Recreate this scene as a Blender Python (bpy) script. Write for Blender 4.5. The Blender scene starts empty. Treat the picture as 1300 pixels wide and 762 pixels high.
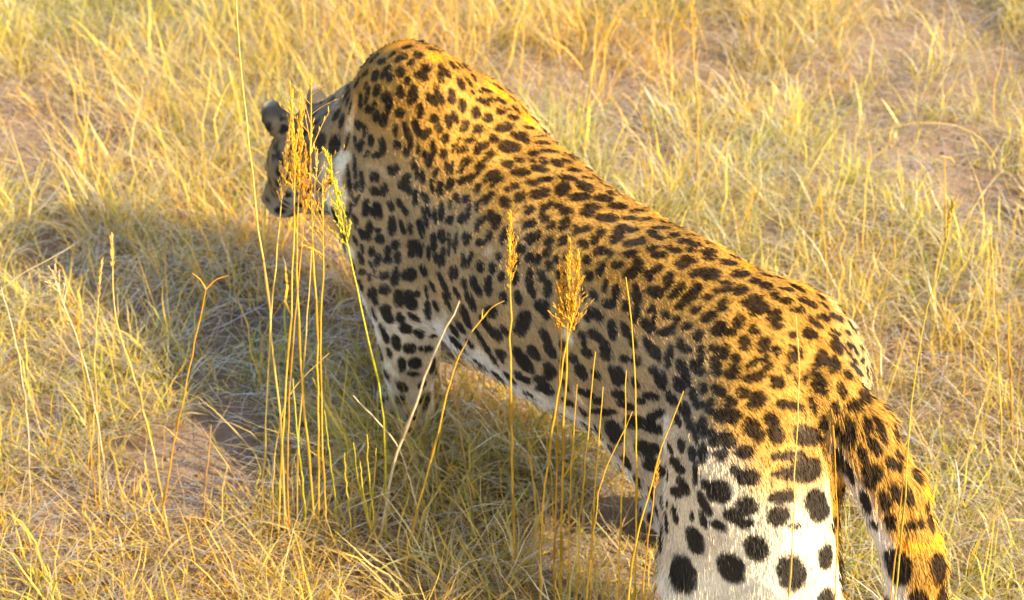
import bpy, math, random, time
import numpy as np
from mathutils import Vector
from mathutils.bvhtree import BVHTree
T0 = time.time()
rng = np.random.default_rng(11)
random.seed(11)
scene = bpy.context.scene
col = scene.collection

# ------------------------------------------------------------------ camera
F = 2200.0; CAMH = 2.05; PITCH = math.radians(33); CW, CH = 1300, 762
cam_data = bpy.data.cameras.new('camera'); cam = bpy.data.objects.new('camera', cam_data); col.objects.link(cam)
cam.location = (0, 0, CAMH); cam.rotation_euler = (math.pi/2 - PITCH, 0, 0)
cam_data.sensor_width = 36.0; cam_data.lens = 36.0*F/CW
cam_data.clip_start = .05; cam_data.clip_end = 2000
cam_data.dof.use_dof = True; cam_data.dof.focus_distance = 2.45; cam_data.dof.aperture_fstop = 6.3
scene.camera = cam

# ------------------------------------------------------------------ sky and sun
SUN_EL = math.radians(33); SUN_AZ = math.atan2(.86, -.51)      # azimuth measured from +Y towards +X
world = bpy.data.worlds.new('World'); scene.world = world; world.use_nodes = True
wn = world.node_tree.nodes; wn.clear()
sky = wn.new('ShaderNodeTexSky'); sky.sky_type = 'NISHITA'; sky.sun_disc = False
sky.sun_elevation = SUN_EL; sky.sun_rotation = SUN_AZ; sky.dust_density = 2.5; sky.air_density = 1.0; sky.ozone_density = .6
bg = wn.new('ShaderNodeBackground'); bg.inputs['Strength'].default_value = .14
wo = wn.new('ShaderNodeOutputWorld')
world.node_tree.links.new(sky.outputs[0], bg.inputs[0]); world.node_tree.links.new(bg.outputs[0], wo.inputs[0])
sun_data = bpy.data.lights.new('sun', 'SUN'); sun = bpy.data.objects.new('sun', sun_data); col.objects.link(sun)
sun_data.energy = 5.0; sun_data.angle = math.radians(.6); sun_data.color = (1.0, .78, .44)
sd = Vector((math.sin(SUN_AZ)*math.cos(SUN_EL), math.cos(SUN_AZ)*math.cos(SUN_EL), math.sin(SUN_EL)))
sun.rotation_euler = sd.to_track_quat('Z', 'Y').to_euler(); sun.location = sd*10
vs = scene.view_settings
vs.view_transform = 'Standard'; vs.look = 'None'; vs.exposure = 1.36; vs.gamma = 1.0; vs.use_curve_mapping = False
scene.render.engine = 'CYCLES'
scene.cycles.use_denoising = True
scene.cycles.max_bounces = 6; scene.cycles.diffuse_bounces = 4; scene.cycles.transmission_bounces = 4
scene.cycles.transparent_max_bounces = 4
scene.cycles_curves.shape = 'RIBBONS'

# ------------------------------------------------------------------ helpers
fwd = np.array([0, math.cos(PITCH), -math.sin(PITCH)]); upv = np.array([0, math.sin(PITCH), math.cos(PITCH)])
rgt = np.array([1., 0, 0]); campos = np.array([0, 0, CAMH])
def ray(x, y): return fwd + rgt*((x-CW/2)/F) + upv*((CH/2-y)/F)
def at_z(x, y, z=0.0):
    r = ray(x, y); return campos + r*((z-CAMH)/r[2])
def at_y(x, y, Y):
    r = ray(x, y); return campos + r*(Y/r[1])
def tag(o, label=None, cat=None, group=None, kind=None):
    if label: o['label'] = label
    if cat: o['category'] = cat
    if group: o['group'] = group
    if kind: o['kind'] = kind
    return o
def link(o, parent=None):
    col.objects.link(o)
    if parent is not None: o.parent = parent
    return o
def mesh_np(name, V, Q, mat=None, parent=None, colors=None, smooth=True):
    V = np.ascontiguousarray(V, np.float32); Q = np.ascontiguousarray(Q, np.int32); n = Q.shape[1]
    me = bpy.data.meshes.new(name)
    me.vertices.add(len(V)); me.vertices.foreach_set('co', V.ravel())
    me.loops.add(Q.size); me.loops.foreach_set('vertex_index', Q.ravel())
    me.polygons.add(len(Q)); me.polygons.foreach_set('loop_start', np.arange(0, Q.size, n, dtype=np.int32))
    if smooth: me.polygons.foreach_set('use_smooth', np.ones(len(Q), bool))
    if colors is not None:
        a = me.color_attributes.new('tint', 'FLOAT_COLOR', 'POINT')
        c = np.ones((len(V), 4), np.float32); c[:, :3] = colors; a.data.foreach_set('color', c.ravel())
    me.update(); me.validate()
    if mat: me.materials.append(mat)
    o = bpy.data.objects.new(name, me)
    return link(o, parent)
def vnoise(P, s, seed=0):
    """smooth value noise, any dimension up to 3, about -1..1"""
    P = np.asarray(P, float)*s
    if P.shape[-1] == 2: P = np.concatenate([P, np.zeros(P.shape[:-1]+(1,))], -1)
    i = np.floor(P).astype(np.int64); f = P-i; f = f*f*(3-2*f)
    def h(a, b, c):
        n = (a*374761393 + b*668265263 + c*2147483647 + seed*1274126177) & 0xffffffff
        n = ((n ^ (n >> 13))*1274126177) & 0xffffffff
        return ((n ^ (n >> 16)) & 0xffff)/32767.5-1
    r = 0
    for a in (0, 1):
        for b in (0, 1):
            for c in (0, 1):
                w = (f[..., 0] if a else 1-f[..., 0])*(f[..., 1] if b else 1-f[..., 1])*(f[..., 2] if c else 1-f[..., 2])
                r = r+w*h(i[..., 0]+a, i[..., 1]+b, i[..., 2]+c)
    return r
def sstep(a, b, x):
    t = np.clip((x-a)/(b-a), 0, 1); return t*t*(3-2*t)
def mix(a, b, t): return a*(1-t[..., None])+b*t[..., None]

# ------------------------------------------------------------------ materials
def new_mat(name):
    m = bpy.data.materials.new(name); m.use_nodes = True; m.node_tree.nodes.clear(); return m, m.node_tree.nodes, m.node_tree.links
def blade_material(name, trans=.4, gloss=.12, noise=.35):
    m, n, l = new_mat(name)
    at = n.new('ShaderNodeAttribute'); at.attribute_name = 'tint'
    tc = n.new('ShaderNodeNewGeometry'); nz = n.new('ShaderNodeTexNoise'); nz.inputs['Scale'].default_value = 90
    l.new(tc.outputs['Position'], nz.inputs['Vector'])
    mr = n.new('ShaderNodeMapRange'); mr.inputs['To Min'].default_value = 1-noise; mr.inputs['To Max'].default_value = 1+noise
    l.new(nz.outputs[0], mr.inputs[0])
    mul = n.new('ShaderNodeVectorMath'); mul.operation = 'SCALE'; l.new(at.outputs['Color'], mul.inputs[0]); l.new(mr.outputs[0], mul.inputs['Scale'])
    d = n.new('ShaderNodeBsdfDiffuse'); t = n.new('ShaderNodeBsdfTranslucent'); g = n.new('ShaderNodeBsdfGlossy'); g.inputs['Roughness'].default_value = .42
    l.new(mul.outputs[0], d.inputs[0]); l.new(mul.outputs[0], t.inputs[0])
    a = n.new('ShaderNodeMixShader'); a.inputs[0].default_value = trans; l.new(d.outputs[0], a.inputs[1]); l.new(t.outputs[0], a.inputs[2])
    fr = n.new('ShaderNodeFresnel'); fr.inputs[0].default_value = 1.35
    fm = n.new('ShaderNodeMath'); fm.operation = 'MULTIPLY'; fm.inputs[1].default_value = gloss*4; l.new(fr.outputs[0], fm.inputs[0])
    b = n.new('ShaderNodeMixShader'); l.new(fm.outputs[0], b.inputs[0]); l.new(a.outputs[0], b.inputs[1]); l.new(g.outputs[0], b.inputs[2])
    o = n.new('ShaderNodeOutputMaterial'); l.new(b.outputs[0], o.inputs[0]); return m
M_BLADE = blade_material('grass_blade')
M_STEM = blade_material('grass_stem', trans=.18, gloss=.2, noise=.25)
def soil_material():
    m, n, l = new_mat('soil')
    g = n.new('ShaderNodeNewGeometry')
    n1 = n.new('ShaderNodeTexNoise'); n1.inputs['Scale'].default_value = 2.3; n1.inputs['Detail'].default_value = 6
    n2 = n.new('ShaderNodeTexNoise'); n2.inputs['Scale'].default_value = 46; n2.inputs['Detail'].default_value = 8; n2.inputs['Roughness'].default_value = .7
    n3 = n.new('ShaderNodeTexNoise'); n3.inputs['Scale'].default_value = 240; n3.inputs['Detail'].default_value = 3
    for x in (n1, n2, n3): l.new(g.outputs['Position'], x.inputs['Vector'])
    r = n.new('ShaderNodeValToRGB'); e = r.color_ramp.elements
    e[0].position = .32; e[0].color = (.155, .105, .075, 1); e[1].position = .72; e[1].color = (.36, .265, .20, 1)
    mx = n.new('ShaderNodeMath'); mx.operation = 'MULTIPLY_ADD'; mx.inputs[1].default_value = .55
    l.new(n2.outputs[0], mx.inputs[0])
    ad = n.new('ShaderNodeMath'); ad.operation = 'MULTIPLY'; ad.inputs[1].default_value = .45; l.new(n1.outputs[0], ad.inputs[0]); l.new(ad.outputs[0], mx.inputs[2])
    l.new(mx.outputs[0], r.inputs[0])
    b = n.new('ShaderNodeBsdfPrincipled'); b.inputs['Roughness'].default_value = .95; b.inputs['Specular IOR Level'].default_value = .15
    l.new(r.outputs[0], b.inputs['Base Color'])
    bu = n.new('ShaderNodeBump'); bu.inputs['Strength'].default_value = .7; bu.inputs['Distance'].default_value = .012
    s = n.new('ShaderNodeMath'); s.operation = 'ADD'; l.new(n2.outputs[0], s.inputs[0])
    s2 = n.new('ShaderNodeMath'); s2.operation = 'MULTIPLY'; s2.inputs[1].default_value = .35; l.new(n3.outputs[0], s2.inputs[0]); l.new(s2.outputs[0], s.inputs[1])
    l.new(s.outputs[0], bu.inputs['Height']); l.new(bu.outputs[0], b.inputs['Normal'])
    o = n.new('ShaderNodeOutputMaterial'); l.new(b.outputs[0], o.inputs[0]); return m
M_SOIL = soil_material()
def coat_material(name, attr):
    m, n, l = new_mat(name)
    at = n.new('ShaderNodeAttribute'); at.attribute_name = attr
    b = n.new('ShaderNodeBsdfPrincipled'); b.inputs['Roughness'].default_value = .5; b.inputs['Specular IOR Level'].default_value = .16
    l.new(at.outputs['Color'], b.inputs['Base Color'])
    t = n.new('ShaderNodeBsdfTranslucent'); l.new(at.outputs['Color'], t.inputs[0])
    x = n.new('ShaderNodeMixShader'); x.inputs[0].default_value = .22; l.new(b.outputs[0], x.inputs[1]); l.new(t.outputs[0], x.inputs[2])
    o = n.new('ShaderNodeOutputMaterial'); l.new(x.outputs[0], o.inputs[0]); return m
def plain(name, c, rough=.4):
    m, n, l = new_mat(name)
    b = n.new('ShaderNodeBsdfPrincipled'); b.inputs['Roughness'].default_value = rough
    nz = n.new('ShaderNodeTexNoise'); nz.inputs['Scale'].default_value = 60
    r = n.new('ShaderNodeMixRGB'); r.inputs[1].default_value = (*[v*.7 for v in c], 1); r.inputs[2].default_value = (*[v*1.25 for v in c], 1)
    l.new(nz.outputs[0], r.inputs[0]); l.new(r.outputs[0], b.inputs['Base Color'])
    o = n.new('ShaderNodeOutputMaterial'); l.new(b.outputs[0], o.inputs[0]); return m

# ------------------------------------------------------------------ the ground: one sheet, fine near the animal, reaching the horizon
def ground_z(x, y):
    P = np.stack([x, y], -1)
    w = 1/(1+(np.hypot(x, y-3)/9)**4)
    return (vnoise(P, 1.1, 3)*.016+vnoise(P, 3.7, 4)*.009+vnoise(P, 11., 5)*.005)*w-.006
def axis(lo, hi, st):
    a = np.arange(lo, hi+st/2, st); g = [hi+d for d in (.3, .8, 1.8, 4, 9, 20, 45, 110, 260, 600)]
    return np.concatenate([[lo-d for d in (600, 260, 110, 45, 20, 9, 4, 1.8, .8, .3)], a, g])
gx, gy = axis(-3.2, 3.2, .05), axis(.6, 6.6, .05)
GX, GY = np.meshgrid(gx, gy, indexing='ij')
GV = np.stack([GX, GY, ground_z(GX, GY)], -1).reshape(-1, 3)
i, j = np.meshgrid(np.arange(len(gx)-1), np.arange(len(gy)-1), indexing='ij'); k = (i*len(gy)+j).ravel()
tag(mesh_np('ground', GV, np.stack([k, k+len(gy), k+len(gy)+1, k+1], 1), M_SOIL), kind='structure')

# ------------------------------------------------------------------ the leopard
SPOTS = """
430,50
445,52,70,24,-12 350,95,60,20,-30 402,118,85,40,-25 512,100,65,45,20 468,145,45,45,0 615,68,95,30,15 278,142,62,36,-20 400,207,70,58,90 303,213,100,45,-58 238,235,75,48,-70 335,250,60,48,-30 445,270,55,38,-70 565,192,60,58,0 512,225,46,44,0 548,252,60,48,0 660,250,70,40,70 685,210,110,36,45 730,165,70,36,60 770,190,50,22,20 790,290,85,36,60 835,275,80,30,50 870,248,65,40,50 920,245,55,26,25 170,225,65,34,-50 400,340,82,48,85 478,362,115,62,-75 605,388,100,46,55 650,362,120,44,65 730,367,100,50,78 798,430,82,52,85 885,475,75,62,90 965,508,62,60,0 955,333,75,42,25 925,400,85,38,20 985,395,60,30,20 865,345,34,24,30 910,340,40,20,30 120,280,70,40,-60 75,320,60,30,-50 175,300,42,26,-70 185,360,110,32,-75 142,395,105,30,90 245,335,80,44,-70 305,372,75,62,-30 328,430,100,46,-80 290,520,90,52,-65 400,480,62,58,90 527,462,90,44,88 187,452,60,34,-70 222,445,75,34,-60 246,495,75,40,-75 620,512,60,50,60 645,575,64,44,70 710,532,92,36,82 750,505,78,40,70 812,562,75,52,-60 902,580,75,56,-10 75,440,90,20,-80 170,590,85,30,-85 140,560,55,28,-60 120,540,45,22,-50 366,592,80,40,90 505,572,105,44,68 565,610,85,46,-60 445,600,130,40,70 465,660,100,36,85 213,650,80,36,90 285,690,110,48,80 255,745,80,36,-20 105,655,65,30,80 142,685,80,44,-75 380,682,60,52,30 690,640,60,50,-50 755,680,100,30,-60 845,655,60,30,-5 800,710,70,46,-25 930,690,85,50,-15 895,725,50,45,0 1000,645,60,55,0 985,745,50,45,0 440,730,70,42,90 610,710,100,40,90 675,735,60,50,90 515,715,60,24,90 560,740,50,36,90 60,660,120,18,-75 185,740,50,20,-65
580,80
105,90,70,42,40 155,92,55,26,25 262,153,85,26,33 75,130,75,30,35 30,145,90,30,45 195,180,80,42,28 150,188,45,20,30 103,192,36,22,40 35,275,80,52,90 122,320,80,58,90 205,357,65,60,0 45,410,75,55,-70 138,428,75,56,-5 290,248,75,40,35 360,232,55,18,40 165,245,100,40,25 190,268,40,30,30 220,242,70,22,20 285,318,65,42,10 330,300,60,12,20 380,300,70,32,45 430,295,60,16,50 365,355,65,34,10 310,415,120,55,-10 468,420,68,34,10 255,492,90,55,5 80,500,62,32,0 38,558,65,46,-20 400,480,110,40,20 440,500,60,40,30 435,460,75,28,15 340,545,140,65,5 545,473,100,22,8 555,518,90,30,8 635,520,55,24,20 500,585,68,46,20 600,570,110,34,8 560,632,65,44,35 487,633,44,26,10 330,650,72,56,0 402,628,64,38,5 415,706,120,50,0 535,682,98,50,15 650,648,85,52,25 710,636,75,42,15 700,565,65,20,8 762,612,85,32,12 765,694,92,34,2 850,690,70,36,30 720,740,115,44,3 570,752,85,36,0 850,742,75,30,5 930,740,90,22,25 165,545,90,60,-20 130,575,55,45,0 225,600,70,55,-30 150,670,90,50,-50 62,638,60,50,-20 100,735,80,40,-50 230,720,80,45,-35 275,745,55,40,-20
430,190
235,180,64,66,0 225,265,60,58,20 298,258,80,40,90 265,280,70,36,0 355,130,80,60,-20 435,200,100,50,-70 420,235,75,60,30 455,260,60,40,70 108,110,150,28,88 68,200,220,24,82 112,235,60,32,90 150,210,130,28,88 505,140,100,26,88 480,90,80,24,100 545,180,80,36,85 590,65,110,48,-70 630,150,60,34,-70 605,230,80,26,85 655,255,90,42,-80 700,110,80,30,85 735,115,80,26,95 718,225,85,46,-75 820,80,72,50,0 790,130,70,30,-75 820,200,100,46,-20 900,130,120,46,-55 985,40,70,50,-30 895,260,70,34,-75 970,175,90,45,-50 975,310,90,50,-55 495,315,105,36,88 560,310,80,40,60 580,390,110,26,75 340,362,75,40,70 395,350,70,36,60 432,400,70,36,65 180,375,110,45,-85 215,395,60,22,70 255,395,110,52,80 348,490,115,56,88 410,495,100,34,72 465,515,75,38,88 535,510,120,44,75 560,440,130,26,75 623,425,95,26,85 665,400,120,38,92 720,360,60,26,90 762,312,60,42,60 822,320,50,45,0 722,460,60,50,90 800,445,70,60,-45 835,400,90,34,-80 890,360,65,26,90 895,490,90,34,-80 935,455,55,34,-60 990,440,90,45,80 970,555,70,45,-70 915,600,60,40,0 120,330,90,26,-65 80,375,70,20,90 100,440,60,22,90 118,475,75,24,92 152,545,75,36,68 198,525,110,46,-85 262,520,40,34,0 272,578,60,60,0 372,615,62,62,0 388,697,75,42,88 215,655,70,40,-70 252,715,85,44,-85 320,655,70,45,85 320,715,65,50,0 500,620,110,70,15 470,670,60,60,0 530,670,50,50,0 615,600,120,36,92 670,560,80,42,85 675,690,110,36,90 630,700,70,28,85 712,610,130,26,88 750,600,120,34,92 825,570,80,60,80 805,720,90,30,85 850,700,70,36,-70 585,670,80,24,85 145,700,90,30,75 110,590,70,18,60 155,640,60,20,70 60,420,50,22,90 210,740,60,20,60
610,190
50,60,120,34,-35 180,5,110,30,0 175,90,72,55,0 248,70,60,38,5 330,72,44,26,5 350,27,70,42,20 410,70,62,42,30 262,148,118,50,0 385,122,98,50,15 500,92,75,52,25 555,78,75,42,15 440,12,120,26,10 612,52,90,36,15 612,133,90,30,2 692,128,65,38,30 332,215,65,42,0 420,203,78,46,5 222,236,50,42,0 172,256,40,32,90 560,182,115,40,5 672,235,115,62,22 530,258,95,70,-40 385,283,110,60,-10 700,183,75,28,8 820,240,140,40,12 790,190,90,18,15 640,305,130,56,-5 795,315,120,50,5 885,365,110,50,5 930,298,110,22,10 990,340,60,30,8 990,400,60,26,0 970,443,75,40,2 255,310,80,60,-50 155,343,80,52,70 310,390,66,56,0 720,372,115,46,-5 690,410,90,50,0 820,443,130,55,0 425,365,80,48,-40 502,363,56,40,0 410,440,55,60,-60 455,488,55,50,-20 555,400,85,48,-15 545,480,85,60,-60 30,320,75,50,-40 75,175,120,36,-50 100,200,100,40,-55 332,475,60,48,-60 85,415,50,46,0 105,465,100,44,-75 15,455,50,46,90 150,555,110,45,-80 50,570,90,44,-55 350,570,95,48,-45 445,595,75,50,-70 540,585,90,50,-40 615,520,60,50,-70 685,510,65,50,-20 780,535,70,55,-40 740,580,60,44,-50 910,510,95,60,-25 880,570,80,60,-30 985,515,70,40,10 965,600,90,50,-10 665,615,60,60,70 770,655,75,48,-40 835,668,60,58,0 970,675,85,45,-5 120,690,50,40,90 315,700,60,50,90 290,490,50,30,-70 690,715,60,40,80 785,745,50,40,-60 880,745,70,45,0 430,660,70,44,90 560,690,60,36,80 490,715,60,36,90
780,230
30,165,75,48,0 70,98,130,26,8 135,138,80,30,12 5,50,40,20,10 150,193,100,28,-5 105,240,72,38,5 205,246,80,38,-10 280,215,70,22,15 240,175,70,16,20 345,252,130,22,8 435,307,80,26,5 305,300,120,42,3 245,335,70,44,25 290,365,70,38,15 390,352,70,38,-5 460,388,98,46,-2 535,355,120,28,10 515,415,80,36,-15 495,445,60,36,20 45,310,90,60,-20 30,360,70,60,-20 135,310,80,40,10 90,400,62,46,-10 165,385,85,52,-15 245,432,72,46,-10 290,478,105,48,0 350,430,65,30,10 400,448,62,32,8 105,470,90,45,-8 610,455,105,46,5 610,492,95,40,5 620,403,60,22,5 740,457,120,32,10 740,527,108,44,8 470,510,120,50,0 440,540,80,60,0 525,598,85,56,-10 620,600,130,80,0 815,600,125,48,0 905,515,70,40,5 910,645,90,42,8 980,680,75,56,15 990,570,50,30,5 985,610,70,24,12 930,570,80,16,15 725,655,90,30,8 710,700,130,40,0 815,705,90,62,-5 900,752,110,40,-5 155,540,90,60,90 110,600,100,60,-40 20,555,75,50,90 275,568,80,44,-25 222,610,60,62,-60 350,640,110,62,95 265,715,110,70,15 10,700,60,40,90 145,700,70,40,80 420,700,90,46,-45 380,745,60,40,-20 520,715,110,60,-50 600,750,60,40,0
440,330
200,20,50,40,90 265,15,50,46,0 335,8,36,30,0 240,105,65,50,0 245,190,72,70,0 300,120,90,26,88 328,110,110,34,88 415,95,90,80,-30 500,70,80,50,70 415,260,130,70,70 455,220,50,46,0 335,250,110,58,78 528,325,110,62,82 180,235,120,40,80 270,310,40,40,0 262,355,130,62,62 350,375,70,48,60 385,438,80,66,30 440,370,100,30,35 470,468,70,52,30 180,345,90,26,70 243,470,140,44,72 320,530,115,52,80 408,568,80,70,0 512,572,85,40,0 440,665,80,66,0 360,675,85,46,85 430,735,80,30,0 570,440,36,36,0 100,80,50,40,0 150,110,60,22,90 185,85,50,20,80 280,600,70,30,70 150,220,70,18,90 605,10,70,36,80 640,185,150,30,68 650,270,120,28,65 680,90,80,28,88 710,85,80,24,92 765,155,80,38,75 715,215,80,30,60 605,115,80,26,75 825,150,100,40,70 855,205,70,44,70 918,170,120,50,92 800,265,130,50,65 775,370,140,50,70 700,460,90,50,60 765,30,70,50,-45 935,335,80,66,45 890,390,80,40,75 930,450,130,36,60 880,530,180,36,62 980,490,80,50,60 940,620,150,30,62 520,205,80,30,80 1000,110,60,36,90 990,620,90,36,60
620,330
10,170,110,46,90 30,325,60,60,60 60,470,110,60,40 100,250,70,44,80 195,245,90,44,75 230,400,130,80,-80 205,460,80,60,30 275,180,130,46,75 385,190,100,50,-80 350,300,90,70,20 375,360,60,40,40 465,100,55,55,0 485,170,60,36,70 295,600,110,52,50 370,500,110,50,60 400,580,110,55,55 225,645,170,60,58 100,605,60,40,45 40,620,110,32,60 650,105,55,55,0 725,60,100,50,-70 825,48,80,66,90 970,50,120,50,-65 895,105,60,50,20 680,225,80,46,75 755,170,80,34,-75 825,220,110,40,-85 780,285,80,55,20 615,220,80,30,90 690,350,110,60,40 640,380,60,40,30 960,240,110,60,75 885,300,70,40,80 945,360,90,50,-70 690,490,110,50,35 760,580,140,60,70 640,600,70,50,40 620,540,70,30,80 800,450,130,50,80 890,460,130,50,65 940,540,60,50,60 880,640,60,50,0 960,650,70,60,50 820,720,100,55,30 600,720,110,60,55 545,640,60,50,0 400,710,100,60,50 570,340,60,30,70 1005,410,60,36,90 200,740,60,40,40 455,400,60,26,90 700,740,70,40,45
790,330
105,50,90,45,-70 60,110,90,45,-30 80,200,80,40,80 100,290,140,36,-85 20,300,100,40,80 225,60,90,46,-25 168,105,55,50,-70 300,130,110,60,-80 210,200,70,70,0 245,225,60,46,0 370,195,90,42,-45 320,250,60,55,-20 480,200,90,60,-45 420,260,90,55,-45 370,300,60,44,-10 190,320,60,44,-60 205,400,140,28,95 165,430,90,40,75 275,355,62,50,0 350,395,65,48,-55 285,465,110,50,-10 330,440,50,40,-40 420,430,70,44,-30 488,485,80,60,90 375,530,70,40,80 405,575,90,60,10 535,252,72,40,-25 475,322,66,44,-40 650,290,85,60,-50 560,365,110,60,-20 410,20,140,70,3 475,90,90,55,-5 565,95,140,80,-5 680,150,90,30,8 660,192,125,40,0 765,200,92,62,-5 835,265,130,50,-15 885,315,130,75,-15 755,95,125,46,5 855,137,80,38,5 930,172,80,56,15 990,235,60,40,0 975,355,90,50,-25 1000,410,80,70,90 855,450,68,58,30 625,445,100,70,-50 690,470,90,50,0 755,400,90,60,-55 795,535,90,64,70 915,550,100,80,-60 595,570,60,60,90 665,590,90,55,-75 605,690,120,72,88 735,660,90,70,-80 705,740,90,60,0 510,610,110,46,92 490,700,120,60,50 300,625,150,50,95 185,570,150,50,60 240,620,120,20,85 200,710,60,50,50 105,640,80,55,70 390,700,110,60,60 50,500,120,40,70 1000,590,50,50,0
950,330
40,140,80,40,5 115,172,78,58,10 135,62,60,30,5 195,55,70,30,25 170,110,170,26,10 240,120,60,26,10 335,140,110,26,30 250,190,95,34,10 320,185,100,34,28 190,233,80,38,5 250,270,85,38,5 380,275,120,36,20 425,295,50,36,40 335,328,64,36,5 290,325,36,22,0 485,375,85,40,20 575,375,100,40,25 165,355,110,55,-30 215,405,140,75,-15 400,480,90,64,20 290,485,50,44,80 435,410,100,36,35 565,470,70,26,30 560,510,110,22,40 640,470,60,30,40 570,570,110,60,50 475,640,90,80,40 560,670,90,85,60 290,600,100,46,85 205,600,60,50,50 255,715,66,36,60 440,720,100,42,65 345,610,60,22,90 345,730,40,20,90 650,560,50,40,60 690,590,90,24,60 735,575,50,30,60 735,650,44,40,90 700,710,110,26,50 650,745,60,40,50 180,755,60,24,0 490,300,90,22,35 620,580,100,20,55 670,640,110,18,50
650,450
95,60,140,60,55 75,155,90,46,30 200,180,120,60,35 235,140,70,40,30 110,250,70,36,30 220,230,120,55,20 160,290,60,36,20 430,120,130,70,55 490,10,70,40,0 600,15,80,46,0 690,145,120,90,60 560,120,70,60,40 365,310,80,50,30 480,250,110,40,20 590,370,160,40,5 690,260,90,60,30 740,330,120,44,20 660,500,150,90,60 800,440,140,80,10 900,270,100,50,10 840,300,60,40,0 905,95,60,60,70 960,180,110,50,60 935,390,120,50,-20 930,480,120,60,15 870,610,150,90,15 900,710,110,80,20 810,40,70,50,0 20,240,60,40,20 560,300,60,40,0 420,420,70,30,20
820,440
45,145,60,50,80 150,90,150,50,92 90,210,100,50,40 115,200,90,36,70 230,140,100,60,50 260,210,110,50,85 215,250,110,50,65 370,70,140,40,90 340,150,100,70,50 250,20,100,70,5 370,275,70,55,80 315,330,110,50,75 350,380,70,50,0 170,340,90,50,60 450,130,120,80,85 585,100,110,70,90 550,185,100,80,0 470,285,100,60,25 418,385,95,60,90 540,360,90,80,0 530,450,160,80,0 490,460,70,70,0 580,450,80,70,90 630,300,70,70,0 715,350,120,100,-50 690,110,90,40,-30 780,105,100,60,70 680,205,100,55,-5 745,185,60,50,-40 845,235,90,75,0 640,10,70,30,0 760,15,100,50,0 865,40,70,50,50 945,60,110,40,80 700,540,160,90,60 810,480,90,70,50 840,560,130,90,60 880,370,70,50,10 950,390,110,50,15 270,450,180,50,80 225,400,90,30,80 365,520,150,60,90 320,560,140,36,85 210,480,80,30,70 430,590,110,60,75 520,610,110,90,0 300,690,90,50,80 365,690,120,55,90 230,640,90,50,75 160,660,70,50,70 90,430,120,50,15 40,480,80,60,80 90,530,120,50,30 30,650,110,70,20 640,680,100,80,20 1000,570,130,90,90 960,700,120,50,0 915,150,50,40,60 970,230,60,20,70 180,740,80,50,30 480,700,90,70,0
980,440
45,45,60,50,60 130,70,80,50,70 145,25,90,36,90 330,95,110,80,40 400,105,90,80,30 415,25,100,50,25 285,160,110,40,62 315,255,120,80,60 222,210,50,30,75 105,155,60,30,60 40,235,80,75,0 75,370,70,46,15 140,390,100,60,20 205,410,60,30,70 495,205,80,44,65 450,285,110,46,72 540,385,90,80,20 615,330,100,70,55 415,400,90,44,75 265,380,90,36,80 335,500,100,50,75 430,555,80,40,70 510,550,140,50,80 490,610,100,80,60 620,510,90,50,75 650,640,150,56,50 695,520,140,40,62 230,575,130,100,20 250,610,140,60,-5 30,540,170,60,80 585,700,110,50,70 530,150,120,20,50 575,95,46,36,0 770,745,80,40,40 550,30,80,20,60 430,700,100,30,75 130,710,150,55,-5 240,745,120,40,0
820,540
430,85,100,70,80 520,100,120,80,5 470,170,90,80,90 370,200,130,60,95 225,130,70,60,70 160,150,50,50,0 295,190,100,44,90 320,310,150,30,88 200,260,130,50,50 240,390,130,50,60 380,510,160,55,65 470,430,140,130,0 395,385,70,60,0 650,160,100,60,20 660,340,150,90,0 580,290,60,50,60 650,525,120,110,0 560,580,110,80,20 640,635,110,50,0 470,650,90,50,30 870,470,150,70,-10 860,585,150,110,-20 930,450,90,60,0 950,200,130,50,0 985,300,130,110,90 870,320,110,50,0 860,200,90,50,0 200,430,90,60,20 60,150,100,60,20 40,240,110,80,20 100,300,90,60,30 370,610,110,36,70 300,590,50,30,90 140,510,40,40,0 960,655,80,30,0
990,540
170,50,110,90,10 220,100,120,60,-10 85,195,140,60,5 175,300,160,120,-5 60,300,100,90,0 245,520,190,130,80 40,470,140,70,-5 20,580,110,110,0 105,655,70,40,0 380,40,90,44,70 455,90,160,60,88 600,130,150,60,48 545,200,110,46,70 600,310,130,90,50 580,370,90,60,60 655,70,130,40,60 740,270,110,60,20 760,455,150,60,60 830,460,140,50,70 560,500,140,50,70 680,490,120,60,75 400,240,150,44,75 455,300,150,36,70 720,620,90,60,80 850,655,120,44,0 900,640,60,60,0 440,540,150,60,-70 580,640,90,36,70 770,200,90,30,60
640,290
50,65,70,48,80 110,140,66,50,-60 76,215,60,44,70 218,205,70,46,-70 290,240,64,48,60 244,312,72,50,75 170,290,60,40,80 448,620,70,50,60 508,686,66,48,50 160,60,56,40,-40
"""
# ---- body frame
O=np.array([.447,2.056,0]); H=np.array([-.588,.808,0]); H/=np.linalg.norm(H); L=np.array([-H[1],H[0],0])
def to_w(p): p=np.asarray(p,float); return O+p[...,0:1]*H+p[...,1:2]*L+p[...,2:3]*np.array([0,0,1.])
def to_l(P): d=np.asarray(P,float)-O; return np.stack([d@H,d@L,d[...,2]],-1)
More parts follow.
